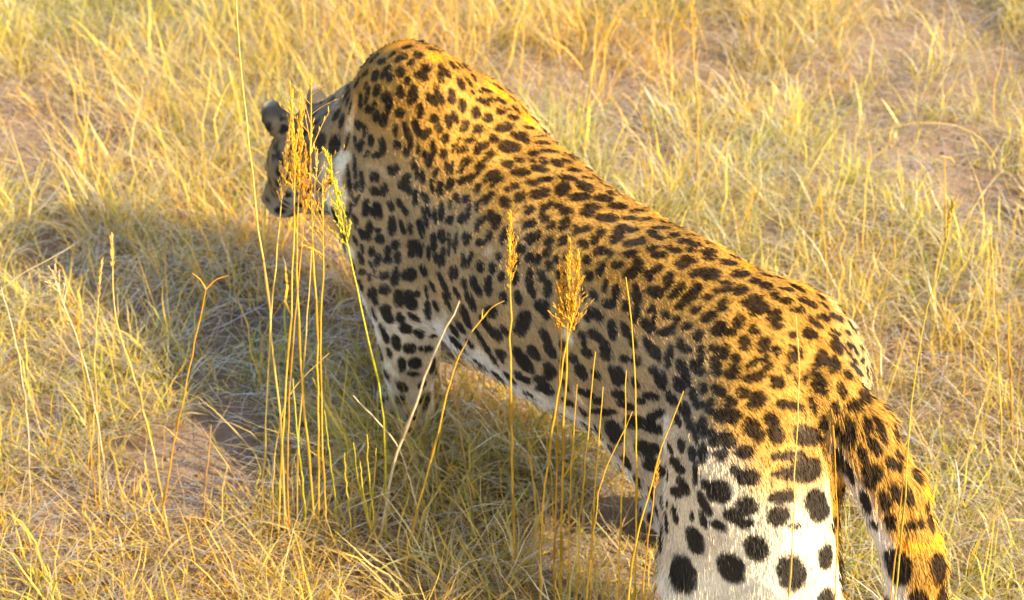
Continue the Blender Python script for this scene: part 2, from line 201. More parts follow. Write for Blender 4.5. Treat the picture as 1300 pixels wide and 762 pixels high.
# ---- sdf
def smin(a,b,k):
    h=np.maximum(k-np.abs(a-b),0)/k
    return np.minimum(a,b)-h*h*k*.25
def cone(P,a,b,ra,rb,sx=None):
    a=np.array(a,float);b=np.array(b,float)
    ba=b-a; t=np.clip(((P-a)@ba)/(ba@ba),0,1)
    return np.linalg.norm(P-(a+t[...,None]*ba),axis=-1)-(ra+t*(rb-ra))
def ell(P,c,r,R=None):
    q=P-np.array(c,float)
    if R is not None: q=q@R      # columns of R = axes
    q=q/np.array(r,float); n=np.linalg.norm(q,axis=-1)
    g=np.linalg.norm(q/np.array(r,float),axis=-1)+1e-9
    return n*(n-1)/g
def axes(f,u):
    f=np.array(f,float);f/=np.linalg.norm(f);u=np.array(u,float);s=np.cross(u,f);s/=np.linalg.norm(s);u=np.cross(f,s)
    return np.stack([f,s,u],1)
def hermite(x,xs,ys):
    xs=np.array(xs,float);ys=np.array(ys,float)
    d=np.diff(ys)/np.diff(xs); m=np.zeros_like(ys)
    m[1:-1]=np.where(d[:-1]*d[1:]>0,2*d[:-1]*d[1:]/(d[:-1]+d[1:]+1e-12),0); m[0]=d[0];m[-1]=d[-1]
    i=np.clip(np.searchsorted(xs,x)-1,0,len(xs)-2); h=xs[i+1]-xs[i]; t=np.clip((x-xs[i])/h,0,1)
    return (1+2*t)*(1-t)**2*ys[i]+t*(1-t)**2*h*m[i]+t*t*(3-2*t)*ys[i+1]+t*t*(t-1)*h*m[i+1]
#            X     top   bot   hw    cy
TORSO=[(-.06,.520,.430,.030, 0),
       (-.03,.562,.370,.075, 0),
       (.05, .618,.310,.122, 0),
       (.16, .645,.285,.150, 0),
       (.30, .645,.272,.155, 0),
       (.45, .630,.250,.160, 0),
       (.60, .626,.226,.172, 0),
       (.75, .636,.217,.176, 0),
       (.88, .652,.215,.165, 0),
       (.97, .662,.240,.148, 0),
       (1.06,.652,.255,.130,.01),
       (1.14,.600,.320,.090,.03),
       (1.19,.540,.390,.030,.04)]
HEAD_C=np.array([1.262,.107,.433]); HEAD_F=np.array([.60,.38,-.62]); HEAD_U=np.array([.5,.1,.6])
TAIL=[(-.01,-.005,.545,.056),(-.075,-.015,.515,.052),(-.14,-.03,.44,.046),(-.195,-.035,.345,.042),(-.22,-.035,.235,.038),(-.17,-.02,.13,.034),(-.12,.0,.075,.032),(-.06,.03,.07,.030),(-.02,.06,.09,.026)]
def sdf(P):
    X,Y,Z=P[...,0],P[...,1],P[...,2]
    T=np.array(TORSO); g=lambda j:hermite(X,T[:,0],T[:,j])
    top,bot,hw,cy=g(1),g(2),g(3),g(4); cz=.52*top+.48*bot; 
    dz=Z-cz; h=np.where(dz>0,top-cz,cz-bot)
    wy=hw*(1-.10*np.clip(dz/h,-1,1)*np.abs(np.clip(dz/h,-1,1)))
    n=(np.abs((Y-cy)/wy)**2.25+np.abs(dz/h)**2.25)**(1/2.25)
    d=(n-1)*np.minimum(wy,h)
    over=np.maximum(X-T[-1,0],T[0,0]-X); d=np.where(over>0,np.maximum(d,over),d)
    # neck
    nk=cone(P,(1.02,.01,.50),(1.15,.05,.465),.13,.118); nk=smin(nk,cone(P,(1.15,.05,.465),HEAD_C-np.array([.02,.01,.015]),.118,.100),.05)
    d=smin(d,nk,.07)
    # head
    R=axes(HEAD_F,HEAD_U); hp=lambda f,s,u:HEAD_C+R@np.array([f,s,u])
    hd=ell(P,hp(.0,0,0),(.112,.085,.082),R)
    hd=smin(hd,cone(P,hp(.06,0,-.018),hp(.128,0,-.03),.056,.044),.03)
    hd=smin(hd,ell(P,hp(.01,.055,-.015),(.05,.035,.045),R),.03); hd=smin(hd,ell(P,hp(.01,-.055,-.015),(.05,.035,.045),R),.03)
    d=smin(d,hd,.04)
    for s in (1,-1):
        Re=axes(R@np.array([-.25,s*.35,1.]),R@np.array([1,0,.3]))
        e=ell(P,hp(-.012,s*.066,.090),(.048,.036,.012),Re)
        d=smin(d,e,.012)
    # shoulders and front legs
    for s,dz,el,wr,pw in ((1,.045,(.905,.135,.33),(.915,.13,.14),(.91,.13,.030)),(-1,-.09,(.93,-.12,.33),(.99,-.10,.13),(1.0,-.095,.030))):
        d=smin(d,ell(P,(.972 if s>0 else .955,.058 if s>0 else -.085,.555+dz),(.150 if s>0 else .125,.092 if s>0 else .06,.155),axes((1,0,.0),(.10,0,1))),.09)
        d=smin(d,cone(P,(1.025,s*.115,.46),el,.094,.078),.05)
        d=smin(d,cone(P,el,wr,.074,.050),.03)
        d=smin(d,cone(P,wr,pw,.048,.044),.02)
        p=np.array(pw); d=smin(d,ell(P,p+(.03,0,.004),(.062,.046,.034)),.02)
    # hind legs
    for s,hip,kn,hk,pw in ((1,(.045,.085,.46),(.030,.135,.25),(-.18,.125,.19),(-.17,.125,.03)),(-1,(.15,-.085,.487),(.40,-.115,.28),(.26,-.09,.17),(.345,-.075,.03))):
        d=smin(d,cone(P,hip,kn,.120,.085),.05)
        d=smin(d,cone(P,(hip[0]-.05,hip[1],hip[2]-.03),(kn[0]-.115,kn[1]-.025,kn[2]+.01),.09,.082),.05)
        if s>0: d=smin(d,cone(P,(.27,.09,.35),(.10,.115,.30),.055,.05),.05)
        d=smin(d,cone(P,kn,hk,.075,.040),.04)
        d=smin(d,cone(P,hk,pw,.038,.038),.02)
        p=np.array(pw); d=smin(d,ell(P,p+(.035,0,.004),(.062,.044,.034)),.02)
    # tail
    for a,b in zip(TAIL[:-1],TAIL[1:]): d=smin(d,cone(P,a[:3],b[:3],a[3],b[3]),.012)
    return d
def surface_nets(lo,hi,st):
    lo=np.array(lo);hi=np.array(hi); n=np.ceil((hi-lo)/st).astype(int)+1
    ax=[lo[i]+st*np.arange(n[i]) for i in range(3)]
    V=np.empty(n)
    for i in range(0,n[0],16):
        G=np.stack(np.meshgrid(ax[0][i:i+16],ax[1],ax[2],indexing='ij'),-1); V[i:i+16]=sdf(G)
    ins=V<0
    sh=lambda A,i,j,k:A[i:A.shape[0]-1+i,j:A.shape[1]-1+j,k:A.shape[2]-1+k]
    cs=[(i,j,k) for i in(0,1) for j in(0,1) for k in(0,1)]
    cnt=sum(sh(ins,*c).astype(int) for c in cs); act=(cnt>0)&(cnt<8)
    idx=-np.ones(act.shape,int); idx[act]=np.arange(act.sum())
    A=np.argwhere(act); acc=np.zeros((len(A),3));w=np.zeros(len(A))
    for a in cs:
        for ax_ in range(3):
            if a[ax_]==0:
                b=list(a);b[ax_]=1
                va=V[A[:,0]+a[0],A[:,1]+a[1],A[:,2]+a[2]]; vb=V[A[:,0]+b[0],A[:,1]+b[1],A[:,2]+b[2]]
                m=(va<0)!=(vb<0); t=np.where(m,va/np.where(m,va-vb,1),0)
                p=np.array(a,float)[None].repeat(len(A),0); p[:,ax_]+=t
                acc+=p*m[:,None]; w+=m
    verts=lo+st*(A+acc/w[:,None])
    faces=[]
    for ax_ in range(3):
        o=[(1,2),(2,0),(0,1)][ax_]
        s=[slice(1,-1)]*3; s[ax_]=slice(0,-1); s=tuple(s)
        s2=list(s); s2[ax_]=slice(1,None)
        a=ins[s]; b=ins[tuple(s2)]
        for flag in(0,1):
            m=(a&~b) if flag==0 else (~a&b)
            E=np.argwhere(m); E=E+np.array([1 if i!=ax_ else 0 for i in range(3)])
            q=[]
            for du,dv in((0,0),(-1,0),(-1,-1),(0,-1)):
                e=E.copy(); e[:,o[0]]+=du; e[:,o[1]]+=dv; q.append(idx[e[:,0],e[:,1],e[:,2]])
            q=np.stack(q,1)
            faces.append(q if flag==0 else q[:,::-1])
    return verts,np.concatenate(faces)
def sdf_normal(P,e=.004):
    g=np.stack([sdf(P+np.eye(3)[i]*e)-sdf(P-np.eye(3)[i]*e) for i in range(3)],-1)
    return g/(np.linalg.norm(g,axis=-1,keepdims=True)+1e-9)
LO,HI=(-.32,-.26,-.02),(1.5,.34,.82)

def coat_build():
    V, Q = surface_nets(LO, HI, .009); VN = sdf_normal(V); V = V+VN*(.0045*vnoise(V, 8, 91)+.0022*vnoise(V, 19, 92))[:, None]
    root = bpy.data.objects.new('leopard', None); link(root)
    root.location = O; root.rotation_euler = (0, 0, math.atan2(H[1], H[0])); root.empty_display_size = .2
    tag(root, 'large spotted golden leopard walking away through dry grass with its head lowered', 'leopard')
    TRI = np.concatenate([Q[:, [0, 1, 2]], Q[:, [0, 2, 3]]])
    bvh = BVHTree.FromPolygons([Vector(p) for p in to_w(V)], TRI.tolist())
    nz = np.array([0, 0, 1.])
    # --- spots read off the coat: centre, two half axes in the plane of the skin
    S = []
    lines = SPOTS.strip().split('\n')
    for a, b in zip(lines[::2], lines[1::2]):
        ox, oy = map(float, a.split(','))
        for t in b.split():
            x, y, ln, wd, an = map(float, t.split(','))
            px, py = ox+x/5.08, oy+y/5.08; ln /= 5.08; wd /= 5.08
            if ln < wd: ln, wd, an = wd, ln, an+90
            if any((px-q[0])**2+(py-q[1])**2 < (.36*(wd+q[2])/2+1.5)**2 for q in SEEN) and (ox, oy) != SEEN_TILE[0]:
                continue
            SEEN_NEW.append((px, py, wd))
            r = Vector(ray(px, py)).normalized()
            h, n, _, d = bvh.ray_cast(Vector(campos), r)
            if h is None:
                continue
            c = np.array(h); loc = to_l(c); nl = sdf_normal(loc[None])[0]
            nw = nl[0]*H+nl[1]*L+nl[2]*nz
            ca, sa = math.cos(math.radians(an)), math.sin(math.radians(an)); ax = []
            for dx, dy, half in ((ca, sa, ln/2), (-sa, ca, wd/2)):
                rr = ray(px+dx*half, py+dy*half); den = rr@nw
                if abs(den) < .12: den = -.12
                p = campos+rr*(((c-campos)@nw)/den)
                v = p-c; v -= nw*(v@nw); m = np.linalg.norm(v)
                mx = 1.9*half/1000/.75
                if m > mx: v *= mx/m
                ax.append(to_l(O+v))
            S.append((loc, ax[0], ax[1], nl))
        SEEN.extend(SEEN_NEW); SEEN_NEW.clear(); SEEN_TILE[0] = None
    # --- the rest of the coat, which the photograph does not show
    a = V[TRI]; area = np.linalg.norm(np.cross(a[:, 1]-a[:, 0], a[:, 2]-a[:, 0]), axis=1)/2
    def sample(n):
        t = rng.choice(len(TRI), n, p=area/area.sum()); u = rng.random(n); v = rng.random(n); s = u+v > 1; u[s] = 1-u[s]; v[s] = 1-v[s]
        out = []
        for D in (V, VN):
            A = D[TRI[t]]; out.append(A[:, 0]+u[:, None]*(A[:, 1]-A[:, 0])+v[:, None]*(A[:, 2]-A[:, 0]))
        return out[0], out[1]/np.linalg.norm(out[1], axis=1, keepdims=True)
    R = axes(HEAD_F, HEAD_U)
    def headc(P): return (P-HEAD_C)@R
    C, N = sample(14000); W = to_w(C)
    hc = headc(C); hr = np.linalg.norm(hc, axis=1)
    ishead = hr < .165
    kept = np.array([s[0] for s in S]); krad = np.array([np.linalg.norm(s[1]) for s in S])
    dv = W-campos; dp = dv@fwd; pyv = CH/2-F*(dv@upv)/dp
    vis = np.zeros(len(C), bool)
    for i_ in np.flatnonzero(pyv < 668):
        r_ = Vector(dv[i_]); hit = bvh.ray_cast(Vector(campos), r_.normalized())
        vis[i_] = hit[0] is not None and hit[3] > r_.length-.012 and N[i_, 2] > -.3 and not (C[i_, 2] < .16 and C[i_, 0] > .8) and C[i_, 0] < 1.0
    extra = []; EP = np.zeros((0, 3)); ER = np.zeros(0)
    for p, n, hd, vv, hcp in zip(C, N, ishead, vis, hc):
        if len(extra) > 900: break
        if hd:
            r = .0055+.004*rng.random(); gap = 2.0*r
        else:
            r = (.011+.008*rng.random())*(1.0 if p[2] > .2 else .75)*(1.35 if p[0] < .16 and p[2] > .2 and p[1] > .03 else 1)
            if vv: r = .007+.004*rng.random()
            gap = 2.25*r
            if np.min(np.linalg.norm(kept-p, axis=1)-krad*1.2)-r*1.2 < (.0035 if vv else .006): continue
            if n[2] < -.75 and rng.random() < .6: continue
        if len(EP) and np.min(np.linalg.norm(EP-p, axis=1)-ER) < gap: continue
        EP = np.vstack([EP, p]); ER = np.append(ER, r)
        flow = flow_dir(p[None], n[None], R)[0]; side = np.cross(n, flow)
        el = 1.0+.5*rng.random()
        extra.append((p, flow*r*el, side*r, n))
    S += extra
    print('spots', len(S), len(extra), round(time.time()-T0, 1))
    Sc = np.array([s[0] for s in S]); A1 = np.array([s[1] for s in S]); A2 = np.array([s[2] for s in S])
    def colour(P, N):
        o = np.argsort(P[:, 0]); P0 = P[o]; N0 = N[o]
        wob = np.stack([vnoise(P0, 95, 21), vnoise(P0, 95, 22), vnoise(P0, 95, 23)], -1)*.0016+np.stack([vnoise(P0, 260, 31), vnoise(P0, 260, 32), vnoise(P0, 260, 33)], -1)*.0007
        Pw = P0+wob
        best = np.full(len(P0), 9.0); dens = np.zeros(len(P0))
        for c, u, v in zip(Sc, A1, A2):
            k_ = float(np.interp(c[0], [-.2, .10, .25, .45, .7, .85, 1.1], [1.20, 1.22, 1.18, 1.26, 1.24, 1.17, 1.17]))
            u = u*k_+u/np.linalg.norm(u)*.0005; v = v*k_+v/np.linalg.norm(v)*.0005; lu, lv = np.linalg.norm(u), np.linalg.norm(v)
            rad = max(lu, lv)*3.2
            a_, b_ = np.searchsorted(P0[:, 0], (c[0]-rad, c[0]+rad))
            if b_ <= a_: continue
            d = Pw[a_:b_]-c; dd = np.linalg.norm(d, axis=1)
            lu_, lv_ = max(lu, .003), max(lv, .003)
            G_ = np.array([[u@u+1e-7, u@v], [u@v, v@v+1e-7]]); ab = np.linalg.solve(G_, np.stack([d@u, d@v]))
            z = d-ab[0][:, None]*u-ab[1][:, None]*v
            q = (np.abs(ab[0])**2.3+np.abs(ab[1])**2.3)**(1/2.3)+np.linalg.norm(z, axis=1)/(.03+lu_)
            best[a_:b_] = np.minimum(best[a_:b_], q)
            s_ = 1.5*math.sqrt(lu_*lv_)+.004
            dens[a_:b_] += np.exp(-(dd/s_)**2)
        X, Y, Z = P0.T
        spot = 1-sstep(.90, 1.08, best+rng.normal(0, .035, len(P0)))
        # ground colour: ochre on the back, buff on the flank, white below, behind the thighs and inside the legs
        up = N0[:, 2]
        och = np.array([.86, .41, .022]); buff = np.array([.88, .79, .60]); white = np.array([.90, .87, .81])
        T = np.array(TORSO); top = hermite(X, T[:, 0], T[:, 1]); rel = Z-top
        n1 = vnoise(P0, 14, 7)*.03
        back = sstep(-.10, -.012, rel+n1)*sstep(.05, .55, up+.1)*sstep(1.14, 1.04, X)
        c = mix(buff[None], och[None], np.clip(back, 0, 1))
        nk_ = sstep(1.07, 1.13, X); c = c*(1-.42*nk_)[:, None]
        wb = sstep(.33, .20, Z+n1*1.5)*sstep(.20, .05, np.abs(X-.42)-.28)
        wb = np.maximum(wb, sstep(.25, -.5, up)*sstep(.42, .30, Z)*.9)
        ht = sstep(.34, -.04, X+n1)*sstep(.56, .43, Z+n1)*sstep(.0, .04, Y)      # back of the thigh
        leg = sstep(.20, .10, Z)*.4
        wt = np.clip(np.maximum(np.maximum(wb, ht), leg), 0, 1)
        # tail: golden above, white below
        tl = (X < -.03)&(Y < .055)&(Z < .56); tailtop = sstep(-.35, .15, -N0[:, 0]*.5+N0[:, 2]*.5-N0[:, 1]*.35)
        wt = np.where(tl, 1-tailtop, wt); c = np.where(tl[:, None], och[None]*1.02, c)
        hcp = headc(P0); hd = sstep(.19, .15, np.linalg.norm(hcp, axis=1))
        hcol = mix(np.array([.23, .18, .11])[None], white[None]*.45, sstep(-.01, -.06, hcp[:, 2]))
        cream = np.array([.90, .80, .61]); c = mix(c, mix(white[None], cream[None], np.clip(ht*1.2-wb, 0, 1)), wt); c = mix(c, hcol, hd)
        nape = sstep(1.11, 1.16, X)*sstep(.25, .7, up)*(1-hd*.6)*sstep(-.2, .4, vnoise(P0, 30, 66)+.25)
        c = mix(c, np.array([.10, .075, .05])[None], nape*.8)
        inner = sstep(.62, 1.02, dens)*(1-spot)*(1-wt*.85)*(1-hd)
        c = mix(c, np.array([.38, .235, .06])[None], inner*.80)
        # ears: black backs with a pale patch
        ear = sstep(.088, .100, hcp[:, 2])*hd*(hcp[:, 0] < .06)
        pale = sstep(.020, .008, np.abs(hcp[:, 2]-.135))
        c = mix(c, mix(np.array([.07, .062, .05])[None], np.array([.26, .24, .19])[None], pale), ear)
        c *= (1+.16*vnoise(P0, 40, 9)+rng.normal(0, .05, len(P0)))[:, None]
        blk = np.array([.012, .009, .007])
        c = mix(c, blk[None], spot*(1-ear)*(.97))
        out = np.empty_like(c); out[o] = np.clip(c, .004, .95); 
        return out
    m_skin = coat_material('leopard_skin', 'tint'); m_fur = coat_material('leopard_fur', 'coat')
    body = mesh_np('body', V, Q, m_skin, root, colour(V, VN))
    print('skin', len(V), round(time.time()-T0, 1))
    # --- fur
    NH = 420000; K = 4
    P, N = sample(NH)
    ok = P[:, 2] > .006; P, N = P[ok], N[ok]; NH = len(P)
    fl = flow_dir(P, N, R)
    fl += (rng.normal(0, .11, (NH, 3))); fl -= N*np.sum(fl*N, 1, keepdims=True); fl /= np.linalg.norm(fl, axis=1, keepdims=True)+1e-9
    hcp = headc(P); hd = sstep(.20, .15, np.linalg.norm(hcp, axis=1))
    ln = .0095+.002*vnoise(P, 25, 41)
    ln = ln+.013*sstep(.36, .22, P[:, 2])*sstep(.25, .1, np.abs(P[:, 0]-.4)-.25)*(N[:, 2] < .3)
    ln = ln+.003*sstep(.12, -.05, P[:, 0])*sstep(.5, .35, P[:, 2])*sstep(.12, .06, np.abs(P[:, 1]))
    ln = np.where((P[:, 0] < -.06)&(P[:, 1] < .05), .016, ln)
    ln = ln*(1-.55*hd)*(1-.5*sstep(.16, .06, P[:, 2])); ln *= rng.uniform(.75, 1.2, NH)
    ear = (hd > .5)&(hcp[:, 2] > .09); ln[ear] *= .5
    lift = rng.uniform(.22, .5, NH)+.15*np.clip(vnoise(P, 30, 44), 0, 1)
    gd = rng.random(NH) < .045; ln[gd] *= 1.55; lift[gd] += .30
    pts = np.zeros((NH, K, 3), np.float32)
    for k in range(K):
        t = k/(K-1)
        pts[:, k] = P-N*.001+fl*(ln*t)[:, None]*.93+N*(ln*lift*(t-.45*t*t))[:, None]+np.array([0, 0, -1.])*(ln*.12*t*t)[:, None]
    rad = np.repeat((np.array([1., .95, .7, .12])*.00062)[None], NH, 0)*rng.uniform(.75, 1.25, (NH, 1))
    var = rng.normal(0, .15, NH)
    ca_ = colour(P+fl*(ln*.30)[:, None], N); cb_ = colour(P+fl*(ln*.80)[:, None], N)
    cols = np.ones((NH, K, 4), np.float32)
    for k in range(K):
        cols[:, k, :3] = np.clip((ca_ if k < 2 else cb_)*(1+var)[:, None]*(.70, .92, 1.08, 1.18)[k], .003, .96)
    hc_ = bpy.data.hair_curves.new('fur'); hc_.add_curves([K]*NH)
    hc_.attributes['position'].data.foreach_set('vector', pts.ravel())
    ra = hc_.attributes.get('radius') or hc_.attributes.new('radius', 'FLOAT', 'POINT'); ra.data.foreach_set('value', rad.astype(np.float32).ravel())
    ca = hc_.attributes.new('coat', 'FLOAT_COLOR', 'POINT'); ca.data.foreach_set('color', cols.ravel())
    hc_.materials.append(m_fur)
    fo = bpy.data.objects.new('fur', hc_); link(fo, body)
    # --- eyes, nose and whiskers on the face
    def ball(name, c, r, mat, parent):
        th = np.linspace(0, math.pi, 9); ph = np.linspace(0, 2*math.pi, 13)[:-1]
        vv = [c+np.array([0, 0, r])]+[c+r*np.array([math.sin(t)*math.cos(p), math.sin(t)*math.sin(p), math.cos(t)]) for t in th[1:-1] for p in ph]+[c-np.array([0, 0, r])]
        fs = []
        for i_ in range(7-1):
            for j_ in range(12):
                fs.append((1+i_*12+j_, 1+(i_+1)*12+j_, 1+(i_+1)*12+(j_+1) % 12, 1+i_*12+(j_+1) % 12))
        for j_ in range(12):
            fs.append((0, 1+j_, 1+(j_+1) % 12, 0)); e_ = len(vv)-1; fs.append((e_, 73+(j_+1) % 12, 73+j_, e_))
        me = bpy.data.meshes.new(name); me.from_pydata([tuple(x) for x in vv], [], [tuple(dict.fromkeys(f)) for f in fs]); me.materials.append(mat)
        for p_ in me.polygons: p_.use_smooth = True
        return link(bpy.data.objects.new(name, me), parent)
    m_eye = plain('eye_amber', (.30, .21, .05), .08); m_nose = plain('nose_skin', (.22, .10, .08), .45); m_pup = plain('pupil', (.01, .01, .01), .05)
    for s in (1, -1):
        e = ball('eye', HEAD_C+R@np.array([.083, s*.040, .030]), .0150, m_eye, body)
    ball('nose', HEAD_C+R@np.array([.168, 0, -.014]), .0150, m_nose, body)
    return root, bvh
SEEN = []; SEEN_NEW = []; SEEN_TILE = [None]
def flow_dir(P, N, R):
    X, Y, Z = P.T
    f = np.stack([-np.ones_like(X), np.zeros_like(X), -.55*(1-np.abs(N[:, 2]))], -1)
    lw = sstep(.30, .20, Z)[:, None]; f = f*(1-lw)+np.array([-.25, 0, -1.])*lw
    th = (sstep(.22, .08, X)*sstep(.58, .45, Z))[:, None]; f = f*(1-th)+np.array([-.45, 0, -1.])*th
    tl = (X < -.05)&(Y < .055); f[tl] = np.array([-.55, -.08, -1.])
    hd = sstep(.26, .17, np.linalg.norm(P-HEAD_C, axis=1))[:, None]
    f = f*(1-hd)+(-R[:, 0]+np.array([0, 0, -.15]))*hd
    f = f-N*np.sum(f*N, 1, keepdims=True)
    return f/(np.linalg.norm(f, axis=1, keepdims=True)+1e-9)
leopard, LEO_BVH = coat_build()
print('leopard', round(time.time()-T0, 1))

# ------------------------------------------------------------------ grass
PAL = np.array([(.78,.51,.07),(.82,.60,.13),(.68,.42,.06),(.84,.70,.34),(.76,.48,.09),(.56,.35,.09)])
GRN = np.array([(.30,.37,.06),(.46,.48,.08),(.20,.27,.06),(.58,.54,.10)])
GREY = np.array([(.42,.36,.26),(.50,.44,.33),(.34,.29,.21)])
def blades(root, height, az, lean, curl, width, K=5, twist=None, tint=None, wav=None):
    """ribbons: root (n,3), a curve that starts near vertical and bends over along az"""
    n = len(root); t = np.linspace(0, 1, K+1)
    seg = height/K; ang = lean[:, None]+curl[:, None]*t[None]**1.4           # angle from vertical along the blade
    d = np.stack([np.cos(az), np.sin(az)], -1)
    side = np.stack([-d[:, 1], d[:, 0], np.zeros(n)], -1)
    P = np.zeros((n, K+1, 3)); P[:, 0] = root
    wig = rng.normal(0, .24, (n, K+1))
    for k in range(1, K+1):
        a = ang[:, k]
        P[:, k, :2] = P[:, k-1, :2]+(d*np.sin(a)[:, None]+side[:, :2]*wig[:, k:k+1]*.7)*seg[:, None]
        P[:, k, 2] = np.maximum(P[:, k-1, 2]+np.cos(a)*seg, root[:, 2]+.003+.01*rng.random(n))
    tw = rng.uniform(-1.2, 1.2, n)
    w = width[:, None]*(np.interp(t, [0, .15, .55, 1], [.7, 1, .85, .10]))[None]/2
    o = np.stack([side*np.cos(tw)[:, None]+np.concatenate([d, np.zeros((n, 1))], 1)*np.sin(tw)[:, None]]*(K+1), 1)
    o[:, :, 2] += .25*np.sin(tw)[:, None]
    Lv = P-o*w[..., None]; Rv = P+o*w[..., None]
    V = np.stack([Lv, Rv], 2).reshape(-1, 3)
    b = (np.arange(n)*(2*(K+1)))[:, None]; k2 = (2*np.arange(K))[None]
    Q = np.stack([b+k2, b+k2+1, b+k2+3, b+k2+2], -1).reshape(-1, 4)
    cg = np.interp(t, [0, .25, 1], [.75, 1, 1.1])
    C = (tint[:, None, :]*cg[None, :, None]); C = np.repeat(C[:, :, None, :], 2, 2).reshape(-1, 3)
    return P, V, Q, np.clip(C, 0, .9)
BARE = [(240, 590, .16), (20, 180, .20), (270, 545, .12), (890, 95, .16), (905, 60, .12), (1235, 250, .17), (1190, 215, .14), (1150, 440, .09), (120, 640, .07), (60, 330, .10), (300, 440, .09), (370, 420, .08), (420, 330, .08), (820, 210, .10), (1150, 430, .05)]
BARE = [(at_z(a, b), r) for a, b, r in BARE]
def bareness(x, y):
    b = np.zeros_like(x)
    for p, r in BARE: b = np.maximum(b, 1-sstep(.55, 1.25, np.hypot((x-p[0]), (y-p[1])*.8)/r+.25*vnoise(np.stack([x, y], -1), 9, 77)))
    b = np.maximum(b, .75*sstep(.35, .7, vnoise(np.stack([x, y], -1), 1.7, 61)))
    return b
def tint_for(x, y, n):
    P = np.stack([x, y], -1)
    g = .50+.42*vnoise(P, 1.5, 51)+.34*vnoise(P, 5, 52)+.16*sstep(-.6, -1.6, x)+.10*sstep(.3, .9, x)      # share of green
    c = PAL[rng.integers(0, len(PAL), n)]
    isg = rng.random(n) < np.clip(g, .08, .85)
    c = np.where(isg[:, None], GRN[rng.integers(0, len(GRN), n)], c)
    mixv = rng.random(n)[:, None]*.5*isg[:, None]; c = c*(1-mixv)+PAL[0]*mixv
    w = vnoise(P, 2.1, 57)[:, None]; c = c*np.where(w > 0, 1+w*np.array([.12, -.06, -.25]), 1-w*np.array([-.10, .03, .06]))
    return c*(rng.uniform(.60, 1.25, n)*(1+.20*vnoise(P, 3.3, 58)))[:, None]
def tufts(cx, cy, nb, hscale, spread):
    """many blades round each tuft centre"""
    idx = np.repeat(np.arange(len(cx)), nb); n = len(idx)
    az = rng.uniform(0, 2*math.pi, n); rr = spread[idx]*np.sqrt(rng.random(n))
    x = cx[idx]+np.cos(az)*rr; y = cy[idx]+np.sin(az)*rr
    az2 = az+rng.normal(0, .8, n)
    h = hscale[idx]*rng.uniform(.45, 1.25, n)
    lean = np.abs(rng.normal(.18, .28, n))+rr/spread[idx]*.35
    curl = np.abs(rng.normal(1.1, 1.0, n))
    w = rng.uniform(.0014, .0040, n)
    fat = rng.random(n) < .05; w[fat] *= 2.0
    base = tint_for(cx, cy, len(cx)); t = base[idx]*.55+tint_for(x, y, n)*.45
    return np.stack([x, y, ground_z(x, y)], -1), h, az2, lean, curl, w, t
def field(x0, x1, y0, y1, dens, keep=lambda x, y: np.ones_like(x, bool), bare=True, short=lambda x, y: np.ones_like(x)):
    out = []
    area = (x1-x0)*(y1-y0)
    n = int(area*dens*1.0); cx = rng.uniform(x0, x1, n); cy = rng.uniform(y0, y1, n)
    k = keep(cx, cy)
    if bare: k &= rng.random(n) > bareness(cx, cy)
    cx, cy = cx[k], cy[k]
    out.append(tufts(cx, cy, rng.integers(16, 44, len(cx)), rng.uniform(.07, .24, len(cx))*(.75+.35*sstep(2.3, 3.4, cy))*(1+.5*vnoise(np.stack([cx, cy], -1), 1.1, 71))*short(cx, cy), rng.uniform(.03, .085, len(cx))))
    # loose single blades and fine bent straws
    n = int(area*dens*16); x = rng.uniform(x0, x1, n); y = rng.uniform(y0, y1, n); k = keep(x, y)
    if bare: k &= rng.random(n) > .9*bareness(x, y)
    x, y = x[k], y[k]; n = len(x)
    out.append((np.stack([x, y, ground_z(x, y)], -1), rng.uniform(.05, .21, n)*(.7+.3*sstep(2.3, 3.2, y))*short(x, y), rng.uniform(0, 6.283, n), np.abs(rng.normal(.3, .35, n)), rng.uniform(.4, 2.8, n), rng.uniform(.0010, .0026, n), tint_for(x, y, n)))
    # thin upright straws that stand above the rest
    n = int(area*dens*1.0); x = rng.uniform(x0, x1, n); y = rng.uniform(y0, y1, n); k = keep(x, y)&(vnoise(np.stack([x, y], -1), 2.3, 88) > -.25)
    if bare: k &= rng.random(n) > bareness(x, y)
    x, y = x[k], y[k]; n = len(x)
    out.append((np.stack([x, y, ground_z(x, y)], -1), rng.uniform(.16, .38, n)*(.65+.35*sstep(2.3, 3.2, y))*short(x, y), rng.uniform(0, 6.283, n), np.abs(rng.normal(.08, .12, n)), rng.uniform(.0, .5, n), rng.uniform(.0016, .0030, n), PAL[rng.integers(0, 3, n)]*rng.uniform(.8, 1.15, n)[:, None]))
    # fallen litter lying on the soil
    n = int(area*dens*9); x = rng.uniform(x0, x1, n); y = rng.uniform(y0, y1, n); k = keep(x, y)
    if bare: k &= rng.random(n) > .72*bareness(x, y)
    x, y = x[k], y[k]; n = len(x)
    out.append((np.stack([x, y, ground_z(x, y)+rng.uniform(.004, .05, n)], -1), rng.uniform(.05, .20, n), rng.uniform(0, 6.283, n), rng.uniform(1.1, 1.55, n), rng.uniform(-.3, .5, n), rng.uniform(.0012, .0034, n), GREY[rng.integers(0, 3, n)]*rng.uniform(.8, 1.3, n)[:, None]*np.array([.92, .80, .58])))
    return [np.concatenate(z) for z in zip(*out)]
def outside_leopard(P):
    q = to_l(P.reshape(-1, 3)); m = np.all((q > np.array(LO)-.02)&(q < np.array(HI)+.02), axis=1)
    d = np.ones(len(q)); d[m] = sdf(q[m]); return (d.reshape(P.shape[:-1]) > .018).all(axis=1)
def in_view(x, y):          # what this camera or one a step aside can see, with a margin
    return (np.abs(x) < .34*(y+1.6)+.55)
